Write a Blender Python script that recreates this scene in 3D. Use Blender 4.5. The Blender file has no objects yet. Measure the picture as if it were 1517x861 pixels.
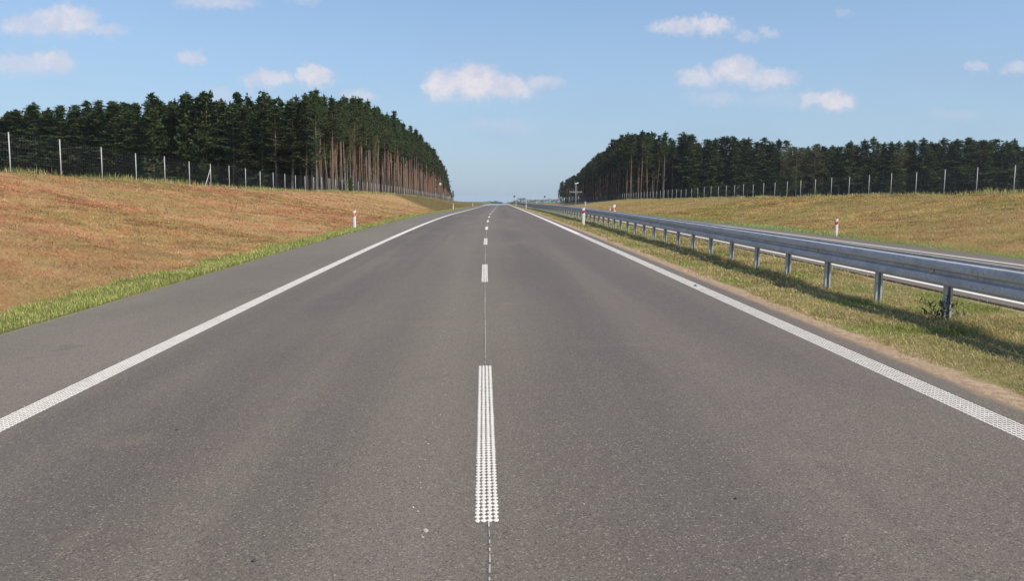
import bpy, math, random
import numpy as np
from mathutils import Matrix, Vector
S = bpy.context.scene
C = S.collection
rad = math.radians
# ------------------------------------------------------------------ camera, sky, sun, exposure
F_PX, W_PX, H_PX = 1225.0, 1517.0, 861.0
CAM = np.array([-0.034, 0.0, 1.788])
YAW, PITCH, ROLL = math.atan(45.9/1225), math.atan(131.6/1225), 0.0083
cd = bpy.data.cameras.new('camera'); cam = bpy.data.objects.new('camera', cd); C.objects.link(cam)
cd.sensor_width = 36.0; cd.lens = 36.0*F_PX/W_PX; cd.clip_start = 0.05; cd.clip_end = 30000
RM = Matrix.Rotation(-YAW, 3, 'Z') @ Matrix.Rotation(math.pi/2-PITCH, 3, 'X') @ Matrix.Rotation(ROLL, 3, 'Z')
cam.matrix_world = Matrix.Translation(Vector(CAM)) @ RM.to_4x4()
S.camera = cam
RMN = np.array(RM)
def pix_dir(x, y):
    d = RMN @ np.array([(x-W_PX/2)/F_PX, -(y-H_PX/2)/F_PX, -1.0])
    return d
def at_dist(x, y, s):            # point of the sight line through a photo pixel at road distance s
    d = pix_dir(x, y); return CAM + d*(s/d[1])

SUN_AZ, SUN_EL = rad(124), rad(47)          # azimuth clockwise from the driving direction
sun_dir = Vector((math.sin(SUN_AZ)*math.cos(SUN_EL), math.cos(SUN_AZ)*math.cos(SUN_EL), math.sin(SUN_EL)))
sd = bpy.data.lights.new('sun', 'SUN'); sd.energy = 3.8; sd.angle = rad(0.55); sd.color = (1.0, 0.91, 0.78)
so = bpy.data.objects.new('sun', sd); C.objects.link(so)
so.rotation_euler = sun_dir.to_track_quat('Z', 'Y').to_euler()
S.view_settings.view_transform = 'Standard'; S.view_settings.look = 'None'
S.view_settings.exposure = 0.12; S.view_settings.gamma = 1.0; S.view_settings.use_curve_mapping = False
S.render.engine = 'CYCLES'
S.cycles.max_bounces = 6; S.cycles.diffuse_bounces = 3; S.cycles.volume_bounces = 1

class NT:                                    # tiny node helper
    def __init__(s, tree): s.t = tree
    def n(s, typ, **kw):
        nd = s.t.nodes.new(typ)
        for k, v in kw.items():
            if k.startswith('i_'):
                key = k[2:]; key = int(key) if key.isdigit() else key.replace('_', ' ')
                s.put(nd.inputs[key], v)
            else: setattr(nd, k, v)
        return nd
    def put(s, sock, v):
        if isinstance(v, bpy.types.NodeSocket): s.t.links.new(v, sock)
        elif isinstance(v, (tuple, list)) and sock.type == 'RGBA' and len(v) == 3: sock.default_value = (*v, 1)
        else: sock.default_value = v
    def m(s, op, a, b=None, c=None, clamp=False):
        nd = s.t.nodes.new('ShaderNodeMath'); nd.operation = op; nd.use_clamp = clamp
        s.put(nd.inputs[0], a)
        if b is not None: s.put(nd.inputs[1], b)
        if c is not None: s.put(nd.inputs[2], c)
        return nd.outputs[0]
    def vm(s, op, a, b=None, c=None):
        nd = s.t.nodes.new('ShaderNodeVectorMath'); nd.operation = op
        s.put(nd.inputs[0], a)
        if b is not None: s.put(nd.inputs[1], b)
        if c is not None: s.put(nd.inputs[2], c)
        return nd
    def mix(s, f, a, b, mode='MIX'):
        nd = s.t.nodes.new('ShaderNodeMix'); nd.data_type = 'RGBA'; nd.blend_type = mode
        s.put(nd.inputs[0], f); s.put(nd.inputs[6], a); s.put(nd.inputs[7], b)
        return nd.outputs[2]
    def ss(s, v, lo, hi, a=0.0, b=1.0, kind='SMOOTHSTEP'):
        nd = s.t.nodes.new('ShaderNodeMapRange'); nd.interpolation_type = kind
        for i, x in enumerate((v, lo, hi, a, b)): s.put(nd.inputs[i], x)
        return nd.outputs[0]
    def noise(s, vec, scale, detail=3, rough=0.55, out=0, dist=0.0):
        nd = s.t.nodes.new('ShaderNodeTexNoise')
        if vec is not None: s.put(nd.inputs['Vector'], vec)
        nd.inputs['Scale'].default_value = scale; nd.inputs['Detail'].default_value = detail
        nd.inputs['Roughness'].default_value = rough; nd.inputs['Distortion'].default_value = dist
        return nd.outputs[out]
    def mp(s, vec, scale=(1, 1, 1), loc=(0, 0, 0), rot=(0, 0, 0)):
        nd = s.t.nodes.new('ShaderNodeMapping'); s.put(nd.inputs[0], vec)
        nd.inputs['Scale'].default_value = scale; nd.inputs['Location'].default_value = loc; nd.inputs['Rotation'].default_value = rot
        return nd.outputs[0]

world = bpy.data.worlds.new("World"); S.world = world; world.use_nodes = True
wt = NT(world.node_tree); bg = world.node_tree.nodes['Background']
geo = wt.n('ShaderNodeNewGeometry')
dirv = wt.n('ShaderNodeTexCoord').outputs['Generated']
sep = wt.n('ShaderNodeSeparateXYZ', i_0=dirv)
zc_ = wt.m('MAXIMUM', sep.outputs[2], 0.012)
skv = wt.n('ShaderNodeCombineXYZ', i_0=sep.outputs[0], i_1=sep.outputs[1], i_2=zc_).outputs[0]
sky = wt.n('ShaderNodeTexSky', sky_type='NISHITA', sun_disc=False, sun_elevation=SUN_EL, sun_rotation=SUN_AZ)
sky.altitude = 100; sky.air_density = 1.0; sky.dust_density = 0.6; sky.ozone_density = 2.2
wt.put(sky.inputs[0], skv)
ay = wt.m('MAXIMUM', wt.m('ABSOLUTE', sep.outputs[1]), 0.05)
pc = wt.n('ShaderNodeCombineXYZ', i_0=wt.m('DIVIDE', sep.outputs[0], ay), i_1=wt.m('DIVIDE', sep.outputs[2], ay), i_2=0.0).outputs[0]
nz = wt.noise(pc, 46, 7, 0.66, out=1)
off = wt.vm('MULTIPLY', wt.vm('SUBTRACT', nz, (0.5, 0.5, 0.5)).outputs[0], (0.036, 0.026, 0.0)).outputs[0]
nzb = wt.noise(pc, 150, 5, 0.65, out=1)
offb = wt.vm('MULTIPLY', wt.vm('SUBTRACT', nzb, (0.5, 0.5, 0.5)).outputs[0], (0.016, 0.013, 0.0)).outputs[0]
pd_ = wt.vm('ADD', wt.vm('ADD', pc, off).outputs[0], offb).outputs[0]
# cumulus clouds: centre and radii (1/1000 of the distance), opacity, in front of the camera direction
CL = [(96, 34, 52, 26, .80), (40, 40, 40, 18, .66), (140, 45, 48, 12, .5), (26, 97, 48, 17, .55), (78, 94, 36, 20, .70), (322, 3, 60, 15, .5), (284, 87, 21, 12, .62),
      (398, 118, 36, 16, .72), (464, 115, 31, 19, .86), (371, 128, 10, 22, .5), (531, 145, 28, 14, .5), (322, 143, 24, 12, .35),
      (651, 132, 25, 27, .92), (702, 126, 46, 32, .95), (745, 132, 50, 22, .82), (800, 124, 34, 12, .55), (735, 186, 60, 12, .22),
      (1003, 40, 44, 14, .72), (1052, 38, 36, 18, .78), (1106, 54, 20, 10, .40), (1140, 50, 16, 9, .42),
      (1036, 117, 36, 19, .66), (1090, 108, 42, 26, .84), (1140, 120, 46, 19, .74), (1060, 148, 46, 13, .34), (1205, 150, 24, 14, .60), (1238, 152, 34, 20, .84), (1160, 150, 60, 12, .22),
      (1446, 101, 21, 10, .45), (1506, 103, 24, 13, .52), (1250, 20, 16, 9, .25), (1415, 170, 40, 10, .22), (450, 2, 26, 8, .3)]
acc = None
sp = wt.n('ShaderNodeSeparateXYZ', i_0=pd_)
for (x, y, rx, ry, op) in CL:
    d = pix_dir(x, y); cx, cy = d[0]/d[1], d[2]/d[1]
    dx = wt.m('MULTIPLY', wt.m('SUBTRACT', sp.outputs[0], cx), F_PX/(rx*1.13))
    dy = wt.m('MULTIPLY', wt.m('SUBTRACT', sp.outputs[1], cy), F_PX/(ry*1.16))
    bt = wt.m('MULTIPLY', dy, -1.6, clamp=True)
    dy = wt.m('MAXIMUM', dy, wt.m('MULTIPLY', dy, -1.35))         # flatter bases
    r2 = wt.m('ADD', wt.m('MULTIPLY', dx, dx), wt.m('MULTIPLY', dy, dy))
    v = wt.ss(r2, wt.m('MULTIPLY_ADD', bt, .30, 1.15), wt.m('MULTIPLY_ADD', bt, -.75, .12), 0.0, min(1, op*1.06))
    acc = v if acc is None else wt.m('MAXIMUM', acc, v)
nz2 = wt.noise(pc, 95, 6, 0.62)
amask = wt.m('MULTIPLY', acc, wt.ss(nz2, 0.32, 0.66, 0.72, 1.0), clamp=True)
veil = wt.ss(wt.noise(wt.mp(pc, (2.2, 6, 1)), 1.6, 3), 0.42, 0.72, 0.0, 0.12)
hz = wt.ss(sep.outputs[2], 0.0, 0.34, 0.80, 0.0, 'LINEAR')
SKYK = 0.92/0.125
pale = tuple(c*SKYK for c in (0.34, 0.475, 0.655)); cloudc = tuple(c*SKYK for c in (0.80, 0.76, 0.81)); cloudd = tuple(c*SKYK for c in (0.66, 0.655, 0.76))
skyc = wt.mix(wt.m('ADD', hz, veil), wt.mix(1.0, sky.outputs[0], (1.04, 1.10, 1.165), 'MULTIPLY'), pale)
cc = wt.mix(wt.m('MULTIPLY', wt.ss(wt.noise(pd_, 28, 4), 0.30, 0.58), wt.ss(acc, 0.15, 0.7)), cloudd, cloudc)
skyc = wt.mix(amask, skyc, cc)
wt.put(bg.inputs[0], skyc); bg.inputs[1].default_value = 0.125

# ------------------------------------------------------------------ helpers
def tag(o, label=None, cat=None, group=None, kind=None):
    if label: o['label'] = label
    if cat: o['category'] = cat
    if group: o['group'] = group
    if kind: o['kind'] = kind
    return o
def empty(name, loc, rz=0):
    o = bpy.data.objects.new(name, None); C.objects.link(o); o.location = loc; o.rotation_euler = (0, 0, rz); o.empty_display_size = 0.3
    return o
def npmesh(name, V, F, smooth=False, col=None, uv=None, mats=None):
    me = bpy.data.meshes.new(name); V = np.ascontiguousarray(V, np.float32); F = np.ascontiguousarray(F, np.int32)
    k = F.shape[1]
    me.vertices.add(len(V)); me.vertices.foreach_set('co', V.ravel())
    me.loops.add(F.size); me.loops.foreach_set('vertex_index', F.ravel())
    me.polygons.add(len(F)); me.polygons.foreach_set('loop_start', np.arange(0, F.size, k, dtype=np.int32))
    me.polygons.foreach_set('use_smooth', np.full(len(F), bool(smooth)))
    if mats is not None: me.polygons.foreach_set('material_index', mats.astype(np.int32))
    if col is not None:
        a = me.attributes.new('tint', 'FLOAT_COLOR', 'POINT'); a.data.foreach_set('color', np.ascontiguousarray(col, np.float32).ravel())
    if uv is not None:
        l = me.uv_layers.new(name='road_uv'); l.data.foreach_set('uv', np.ascontiguousarray(uv[F.ravel()], np.float32).ravel())
    me.update(calc_edges=True)
    return me
def link(name, me, mat=None, parent=None, loc=None):
    o = bpy.data.objects.new(name, me); C.objects.link(o)
    if mat is not None and len(me.materials) == 0: me.materials.append(mat)
    if parent: o.parent = parent
    if loc is not None: o.location = loc
    return o
class MB:                                    # collects simple solids into one mesh
    def __init__(s): s.v = []; s.f = []
    def add(s, vs, fs):
        b = len(s.v); s.v += [tuple(p) for p in vs]; s.f += [tuple(i+b for i in f) for f in fs]; return s
    def box(s, c, d, M=None):
        x, y, z = d[0]/2, d[1]/2, d[2]/2
        vs = [Vector((sx*x, sy*y, sz*z)) for sx in (-1, 1) for sy in (-1, 1) for sz in (-1, 1)]
        if M is not None: vs = [M @ p for p in vs]
        vs = [p+Vector(c) for p in vs]
        return s.add(vs, [(0, 1, 3, 2), (4, 6, 7, 5), (0, 4, 5, 1), (2, 3, 7, 6), (0, 2, 6, 4), (1, 5, 7, 3)])
    def tube(s, pts, rs, n=8, cap=True):
        pts = [Vector(p) for p in pts]; rings = []
        for i, p in enumerate(pts):
            t = (pts[min(i+1, len(pts)-1)]-pts[max(i-1, 0)]).normalized()
            a = t.orthogonal().normalized() if abs(t.z) < .95 else Vector((1, 0, 0)); b = t.cross(a).normalized(); a = b.cross(t)
            rings.append([p+(a*math.cos(2*math.pi*k/n)+b*math.sin(2*math.pi*k/n))*rs[i] for k in range(n)])
        vs = [q for r in rings for q in r]; fs = []
        for i in range(len(pts)-1):
            for k in range(n): fs.append((i*n+k, i*n+(k+1) % n, (i+1)*n+(k+1) % n, (i+1)*n+k))
        if cap: fs.append(tuple(range(n-1, -1, -1))); fs.append(tuple((len(pts)-1)*n+k for k in range(n)))
        return s.add(vs, fs)
    def prism(s, poly, z0, z1, tf=None):     # closed polygon in xy swept in z
        n = len(poly); vs = [(x, y, z0) for x, y in poly]+[(x, y, z1) for x, y in poly]
        if tf: vs = [tf(p) for p in vs]
        return s.add(vs, [tuple(range(n-1, -1, -1)), tuple(range(n, 2*n))]+[(i, (i+1) % n, n+(i+1) % n, n+i) for i in range(n)])
    def mesh(s, name, smooth=False):
        me = bpy.data.meshes.new(name); me.from_pydata(s.v, [], s.f); me.update()
        if smooth: me.polygons.foreach_set('use_smooth', [True]*len(me.polygons))
        return me

# ------------------------------------------------------------------ alignment of the road and ground
A_X = 1.3e-4
def xc(s):
    s = np.asarray(s, float); return np.where(s < 0, 0, np.where(s < 90, A_X*s*s, A_X*8100+2*A_X*90*(s-90)))
def base(s):
    s = np.asarray(s, float); sc = np.clip(s, -60, 90); z = 0.0135*sc-7.5e-5*sc*np.abs(sc)
    a = np.clip(s-400, 0, 300); b = np.clip(s-700, 0, 800)
    return z-1.0e-5*a*a-0.006*b
S_T = [-60, 0, 43, 60, 88, 110, 150, 195, 260, 355, 480, 620]
def ztl(s): return np.interp(s, S_T, [2.9, 2.95, 2.95, 2.75, 2.62, 2.75, 3.0, 3.1, 2.8, 2.3, 1.2, .35])+base(s)*0
def ztr(s): return np.interp(s, S_T, [2.4, 2.5, 2.57, 2.57, 2.55, 2.5, 2.45, 2.4, 2.35, 2.0, 1.5, .5])
def vnoise(x, y, f, seed=0):
    x = np.asarray(x)*f+seed*17.3; y = np.asarray(y)*f+seed*9.1
    xi, yi = np.floor(x), np.floor(y); fx, fy = x-xi, y-yi; fx = fx*fx*(3-2*fx); fy = fy*fy*(3-2*fy)
    def h(a, b):
        v = np.sin(a*127.1+b*311.7+seed*74.7)*43758.5453; return v-np.floor(v)
    return (h(xi, yi)*(1-fx)+h(xi+1, yi)*fx)*(1-fy)+(h(xi, yi+1)*(1-fx)+h(xi+1, yi+1)*fx)*fy
CF, CFO = 0.029, 0.046
UL, UR, OL, OR_ = -6.50, 4.20, 7.98, 18.5
def zg(u, s):
    u, s = np.broadcast_arrays(np.asarray(u, float), np.asarray(s, float)); b = base(s)
    zl = b+CF*UL
    t = np.clip((-7.8-u)/14.4, 0, 1); e = t*0.72+0.28*t*t*(3-2*t)
    left = zl-0.02-0.05*np.clip((UL-u)/1.4, 0, 1)+(np.maximum(ztl(s), b-.2)-zl+.07)*e
    med = b+0.115-0.06*np.clip(1-((u-6.1)/1.7)**2, 0, 1)
    zo = b+0.12-CFO*(OR_-8)
    t2 = np.clip((u-20.0)/17.0, 0, 1); e2 = t2*0.75+0.25*t2*t2*(3-2*t2)
    right = zo-0.03-0.05*np.clip((u-OR_)/1.5, 0, 1)+(np.maximum(ztr(s), b-.3)-zo+.08)*e2
    own = b+CF*u-0.06; opp = b+0.12-CFO*(u-8)-0.06
    z = np.where(u < UL, left, np.where(u < UR, own, np.where(u < OL, med, np.where(u < OR_, opp, right))))
    grass = (u < UL-.3) | (u > OR_+.3)
    amp = np.where(grass, np.clip(np.maximum(UL-u, u-OR_)/3.0, 0, 1), np.where((u > UR+.3) & (u < OL-.3), .25, 0))
    rel = (vnoise(u, s*.6, .45, 1)-.5)*.13+(vnoise(u*.6+s*.8, (s*.6-u*.8)*.4, 1.4, 2)-.5)*.08+(vnoise(u, s, 2.6, 3)-.5)*.09
    return z+amp*rel
def P(u, s, dz=0.0): return Vector((float(xc(s))+u, s, float(zg(u, s))+dz))
def PR(u, s, dz=0.0):                     # on the own carriageway surface
    return Vector((float(xc(s))+u, s, float(base(s))+CF*u+dz))

def newmat(name):
    m = bpy.data.materials.new(name); m.use_nodes = True; b = m.node_tree.nodes['Principled BSDF']
    return m, NT(m.node_tree), b
def plain(name, col, rough=.6, metal=0, var=.12, scale=6, bump=0.0, spec=.5):
    m, t, b = newmat(name); tc = t.n('ShaderNodeTexCoord').outputs['Object']
    n = t.noise(tc, scale, 5, .6)
    t.put(b.inputs['Base Color'], t.mix(t.ss(n, .3, .7), tuple(c*(1-var) for c in col), tuple(min(1, c*(1+var)) for c in col)))
    t.put(b.inputs['Roughness'], t.ss(n, .2, .8, rough*.88, min(1, rough*1.12))); b.inputs['Metallic'].default_value = metal
    b.inputs['Specular IOR Level'].default_value = spec
    if bump: t.put(b.inputs['Normal'], t.n('ShaderNodeBump', i_Strength=bump, i_Distance=.004, i_Height=t.noise(tc, scale*12, 3)).outputs[0])
    return m

# ------------------------------------------------------------------ materials
def asphalt(name, opposite=False):
    m, t, b = newmat(name)
    uv = t.n('ShaderNodeUVMap', uv_map='road_uv').outputs[0]
    pos = t.n('ShaderNodeNewGeometry').outputs['Position']
    s2 = t.n('ShaderNodeSeparateXYZ', i_0=uv); u, s = s2.outputs[0], s2.outputs[1]
    lane = t.noise(t.mp(uv, (0.75, 0.016, 1)), 1.0, 4, .6)               # long streaks along the lanes
    lane2 = t.noise(t.mp(uv, (2.6, 0.05, 1), (3, 9, 0)), 1.0, 3, .6)
    big = t.noise(t.mp(uv, (.30, .12, 1), (7, 1, 0)), 1.0, 4, .6)
    c = t.mix(t.ss(lane, .30, .70), (.138, .122, .109), (.200, .179, .156))
    c = t.mix(t.ss(lane2, .42, .70, 0, .40), c, (.118, .106, .100))
    c = t.mix(t.ss(big, .40, .66, 0, .55), c, (.202, .182, .150))
    mot = t.noise(uv, 3.2, 4, .6); c = t.mix(t.ss(mot, .45, .65, 0, .5), c, t.mix(t.ss(t.noise(uv, 1.1, 3), .4, .6), (.158, .155, .126), (.176, .142, .132)))
    # paler worn zone along the centre joint
    if not opposite:
        cen = t.ss(t.m('ABSOLUTE', t.m('ADD', u, .45)), 1.5, 0.0, 0, .38)
        c = t.mix(cen, c, (.215, .196, .165))
        for uc, w, k in ((-2.55, .8, .62), (-3.4, .35, .4), (-1.2, .5, .36), (1.25, .7, .5), (2.85, .7, .48)):
            tr = t.ss(t.m('ABSOLUTE', t.m('SUBTRACT', u, uc)), w*1.5, 0.0, 0, k)
            tr = t.m('MULTIPLY', tr, t.ss(t.noise(t.mp(uv, (.3, .10, 1), (uc, 2, 0)), 1.0, 3), .30, .56))
            c = t.mix(tr, c, (.108, .098, .095))
        c = t.mix(t.ss(u, .3, 3.2, 0, .35), c, t.mix(.5, c, (.172, .145, .140)))   # a second paving pass of redder stone
        sh = t.ss(u, -3.84, -3.98, 0, .75)
        c = t.mix(sh, c, t.mix(t.ss(big, .3, .7), (.180, .167, .142), (.225, .207, .172)))
        j = t.ss(t.m('ABSOLUTE', t.m('SUBTRACT', u, t.m('MULTIPLY', t.m('SUBTRACT', t.noise(t.mp(uv, (0, 1, 1)), 1.2, 3), .5), .05))), .016, .004, 0, .35)
        c = t.mix(j, c, (.08, .077, .074))
    g1 = t.noise(pos, 130, 2, .7); g2 = t.noise(pos, 46, 2, .6)
    vo = t.n('ShaderNodeTexVoronoi', i_Vector=pos, i_Scale=95.0); vr = t.n('ShaderNodeSeparateColor', i_0=vo.outputs['Color'])
    c = t.mix(1.0, c, t.ss(g1, .30, .70, .52, 1.48, 'LINEAR'), 'MULTIPLY')
    c = t.mix(1.0, c, t.ss(g2, .30, .70, .84, 1.16, 'LINEAR'), 'MULTIPLY')
    c = t.mix(t.ss(vr.outputs[0], .93, .97, 0, .65), c, (.34, .32, .28))     # pale chippings
    c = t.mix(t.ss(vr.outputs[1], .90, .95, 0, .55), c, (.055, .052, .05))   # dark pores
    grit = t.ss(t.noise(pos, 30, 2, .5), .74, .80, 0, .55)
    c = t.mix(grit, c, (.36, .33, .27))
    if not opposite:                                                       # dusty earth blown onto the edge
        dst = t.m('ADD', t.m('SUBTRACT', t.m('MULTIPLY', t.noise(uv, 2.6, 4), .16), .08), u)
        c = t.mix(t.ss(dst, UR-.10, UR+.0, 0, .8), c, (.33, .25, .17))
        c = t.mix(t.ss(dst, UL+.09, UL-.0, 0, .75), c, (.30, .24, .16))
    stn = t.noise(uv, .85, 5, .7); c = t.mix(t.ss(stn, .60, .72, 0, .32), c, (.085, .077, .070)); c = t.mix(t.ss(t.noise(uv, .6, 5, .65), .60, .70, 0, .28), c, (.26, .225, .175))
    c = t.mix(1.0, c, (1.02, .945, .828), 'MULTIPLY')
    t.put(b.inputs['Base Color'], c)
    t.put(b.inputs['Roughness'], t.ss(s, 230, 330, .78, .12)); b.inputs['Specular IOR Level'].default_value = .38  # mirage sheen put into the roughness: far asphalt turns glossy to mirror the sky
    bh = t.m('ADD', t.m('MULTIPLY', vo.outputs['Distance'], .7), g1)
    t.put(b.inputs['Normal'], t.n('ShaderNodeBump', i_Strength=.42, i_Distance=.005, i_Height=bh).outputs[0])
    return m
M_ASPH = asphalt('asphalt'); M_ASPHO = asphalt('opposite asphalt', True)

def ground_mat():
    m, t, b = newmat('grassland')
    uv = t.n('ShaderNodeUVMap', uv_map='road_uv').outputs[0]
    s2 = t.n('ShaderNodeSeparateXYZ', i_0=uv); u, s = s2.outputs[0], s2.outputs[1]
    w = t.m('MULTIPLY', t.m('SUBTRACT', t.noise(uv, .9, 4), .5), 1.0)
    un = t.m('ADD', u, w)
    big = t.noise(uv, .16, 5, .6); mid = t.noise(t.mp(uv, (1, .55, 1)), .75, 5, .65); fine = t.noise(uv, 9, 4, .7)
    strk = t.noise(t.mp(uv, (1.6, 7.5, 1), rot=(0, 0, .5)), 2.0, 5, .75)
    # left bank: mown hay, rust to straw with olive patches
    lb = t.mix(t.ss(mid, .32, .66), (.40, .165, .072), (.44, .285, .128))
    lb = t.mix(t.ss(strk, .46, .68, 0, .7), lb, (.50, .345, .17))
    lb = t.mix(t.ss(big, .47, .62, 0, .65), lb, (.275, .215, .072))
    lb = t.mix(t.ss(s, 55, 110, 0, .55), lb, (.455, .305, .135))
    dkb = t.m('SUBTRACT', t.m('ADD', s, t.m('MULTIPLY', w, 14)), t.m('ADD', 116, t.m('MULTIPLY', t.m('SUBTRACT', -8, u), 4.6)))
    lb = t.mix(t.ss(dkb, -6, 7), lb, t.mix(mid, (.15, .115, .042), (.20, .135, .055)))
    green = t.mix(t.ss(mid, .3, .7), (.13, .15, .045), (.20, .20, .07))
    c = t.mix(t.ss(un, -7.9, -7.45), lb, green)
    c = t.mix(t.ss(t.m('ADD', u, t.m('MULTIPLY', w, .16)), -6.60, -6.50), c, t.mix(fine, (.22, .17, .10), (.30, .23, .15)))
    sand = t.mix(fine, (.38, .265, .165), (.52, .37, .24))
    mg = t.mix(t.ss(mid, .33, .64), (.145, .155, .045), (.27, .235, .088))
    mg = t.mix(t.ss(strk, .55, .70, 0, .5), mg, (.33, .25, .12))
    eU = t.m('ADD', u, t.m('MULTIPLY', t.m('SUBTRACT', t.noise(uv, 1.7, 5, .65), .5), .75))
    med = t.mix(t.ss(eU, UR+.26, UR+.50), sand, mg)
    med = t.mix(t.ss(eU, OL-.28, OL-.12), med, sand)
    c = t.mix(t.ss(u, -1, 0, kind='LINEAR'), c, med)
    rb = t.mix(t.ss(mid, .34, .64), (.29, .21, .075), (.39, .245, .10))
    rb = t.mix(t.ss(strk, .48, .70, 0, .55), rb, (.43, .305, .12))
    rb = t.mix(t.ss(big, .46, .62, 0, .6), rb, (.24, .21, .06))
    rg = t.mix(mid, (.115, .16, .04), (.20, .23, .07))
    rb = t.mix(t.ss(un, 20.6, 19.4, 0, .85), rb, rg)
    c = t.mix(t.ss(u, 15, 16, kind='LINEAR'), c, rb)
    # beyond the fences: forest floor and rough grass
    fl = t.mix(mid, (.06, .05, .022), (.11, .095, .035))
    c = t.mix(t.ss(un, -25.5, -27.5), c, fl); c = t.mix(t.ss(un, 42.5, 44.5), c, fl)
    far = t.mix(t.ss(t.noise(uv, .004, 3), .4, .6), (.10, .12, .045), (.22, .19, .08))
    c = t.mix(t.ss(s, 520, 640), c, far)
    c = t.mix(1.0, c, t.ss(fine, .25, .75, .72, 1.28, 'LINEAR'), 'MULTIPLY')
    t.put(b.inputs['Base Color'], c); b.inputs['Roughness'].default_value = .95; b.inputs['Specular IOR Level'].default_value = .15
    h = t.m('ADD', t.noise(uv, 14, 4, .7), t.m('MULTIPLY', strk, .8))
    t.put(b.inputs['Normal'], t.n('ShaderNodeBump', i_Strength=.6, i_Distance=.06, i_Height=h).outputs[0])
    return m
M_GROUND = ground_mat()

def marking_mat(name, worn=.25):
    m, t, b = newmat(name); pos = t.n('ShaderNodeNewGeometry').outputs['Position']
    c = t.mix(t.noise(pos, 5, 4), (.79, .725, .62), (.89, .83, .72))
    c = t.mix(t.ss(t.noise(pos, 60, 4, .7), .54, .74, 0, worn), c, (.24, .225, .21)); c = t.mix(t.ss(t.noise(pos, 1.3, 5, .7), .50, .75, 0, .35), c, (.47, .43, .37))
    t.put(b.inputs['Base Color'], c); b.inputs['Roughness'].default_value = .6
    return m
M_LINE = marking_mat('road marking paint'); M_LINEFAR = marking_mat('worn road marking paint', .6)
def tint_mat(name, rough=.8, trans=.25, noise_scale=.5):
    m, t, b = newmat(name); a = t.n('ShaderNodeAttribute', attribute_name='tint').outputs['Color']
    pos = t.n('ShaderNodeNewGeometry').outputs['Position']
    n = t.noise(pos, noise_scale, 3)
    c = t.mix(1.0, a, t.ss(n, .3, .7, .82, 1.18, 'LINEAR'), 'MULTIPLY')
    t.put(b.inputs['Base Color'], c); b.inputs['Roughness'].default_value = rough; b.inputs['Specular IOR Level'].default_value = .2
    if trans:
        tr = t.n('ShaderNodeBsdfTranslucent', i_Color=c); mx = t.n('ShaderNodeMixShader', i_0=trans)
        t.t.links.new(b.outputs[0], mx.inputs[1]); t.t.links.new(tr.outputs[0], mx.inputs[2])
        t.t.links.new(mx.outputs[0], t.t.nodes['Material Output'].inputs[0])
    return m
M_GRASS = tint_mat('grass blades', .75, .3)
def foliage(name, c1, c2, trans=.18):
    m, t, b = newmat(name); oi = t.n('ShaderNodeObjectInfo').outputs['Random']; tc = t.n('ShaderNodeTexCoord').outputs['Object']
    a = t.n('ShaderNodeAttribute', attribute_name='tint').outputs['Fac']
    c = t.mix(t.ss(t.noise(tc, .55, 3), .32, .68), c1, c2)
    c = t.mix(1.0, c, t.ss(a, 0, 1, .65, 1.4, 'LINEAR'), 'MULTIPLY')
    hs = t.n('ShaderNodeHueSaturation', i_Color=c, i_Hue=t.ss(oi, 0, 1, .478, .515, 'LINEAR'), i_Value=t.ss(oi, 0, 1, .78, 1.22, 'LINEAR')).outputs[0]
    t.put(b.inputs['Base Color'], hs); b.inputs['Roughness'].default_value = .7; b.inputs['Specular IOR Level'].default_value = .25
    tr = t.n('ShaderNodeBsdfTranslucent', i_Color=hs); mx = t.n('ShaderNodeMixShader', i_0=trans)
    t.t.links.new(b.outputs[0], mx.inputs[1]); t.t.links.new(tr.outputs[0], mx.inputs[2])
    t.t.links.new(mx.outputs[0], t.t.nodes['Material Output'].inputs[0])
    return m
M_PINE = foliage('pine needles', (.030, .058, .019), (.078, .102, .030))
M_LEAF = foliage('broad leaves', (.050, .088, .022), (.095, .125, .035), .3)
M_BIRCHLEAF = foliage('yellowing birch leaves', (.085, .105, .030), (.16, .135, .045), .3)
def bark(name, low, high):
    m, t, b = newmat(name); tc = t.n('ShaderNodeTexCoord').outputs['Object']; z = t.n('ShaderNodeSeparateXYZ', i_0=tc).outputs[2]
    n = t.noise(t.mp(tc, (5, 5, 1.2)), 2.2, 5, .7)
    c = t.mix(t.ss(t.m('ADD', z, t.m('MULTIPLY', n, 3)), 4, 9), low, high)
    oi = t.n('ShaderNodeObjectInfo').outputs['Random']; c = t.mix(t.ss(oi, .55, .9, 0, .75), c, (.20, .185, .165)); c = t.mix(1.0, c, t.ss(oi, 0, .5, .6, 1.15, 'LINEAR'), 'MULTIPLY')
    c = t.mix(1.0, c, t.ss(n, .25, .75, .55, 1.4, 'LINEAR'), 'MULTIPLY')
    t.put(b.inputs['Base Color'], c); b.inputs['Roughness'].default_value = .9
    return m
M_BARK = bark('pine bark', (.125, .098, .078), (.29, .170, .105)); M_BIRCH = bark('pale bark', (.30, .26, .21), (.36, .31, .24))
def zinc_mat():
    m, t, b = newmat('galvanised steel'); tc = t.n('ShaderNodeTexCoord').outputs['Object']
    v = t.n('ShaderNodeTexVoronoi', i_Vector=tc, i_Scale=38.0); vr = t.n('ShaderNodeSeparateColor', i_0=v.outputs['Color'])
    n = t.noise(t.mp(tc, (1, 1, 3)), 2.2, 5, .65)
    c = t.mix(vr.outputs[0], (.47, .475, .485), (.60, .60, .605)); c = t.mix(t.ss(n, .42, .72, 0, .6), c, (.33, .34, .355))
    c = t.mix(t.ss(t.noise(tc, 26, 3, .7), .62, .75, 0, .4), c, (.42, .43, .44))
    t.put(b.inputs['Base Color'], c); b.inputs['Metallic'].default_value = .12
    t.put(b.inputs['Roughness'], t.ss(n, .3, .7, .50, .70))
    return m
M_ZINC = zinc_mat()
M_POSTG = plain('light galvanised tube', (.56, .56, .54), .6, .1, .10)
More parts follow.
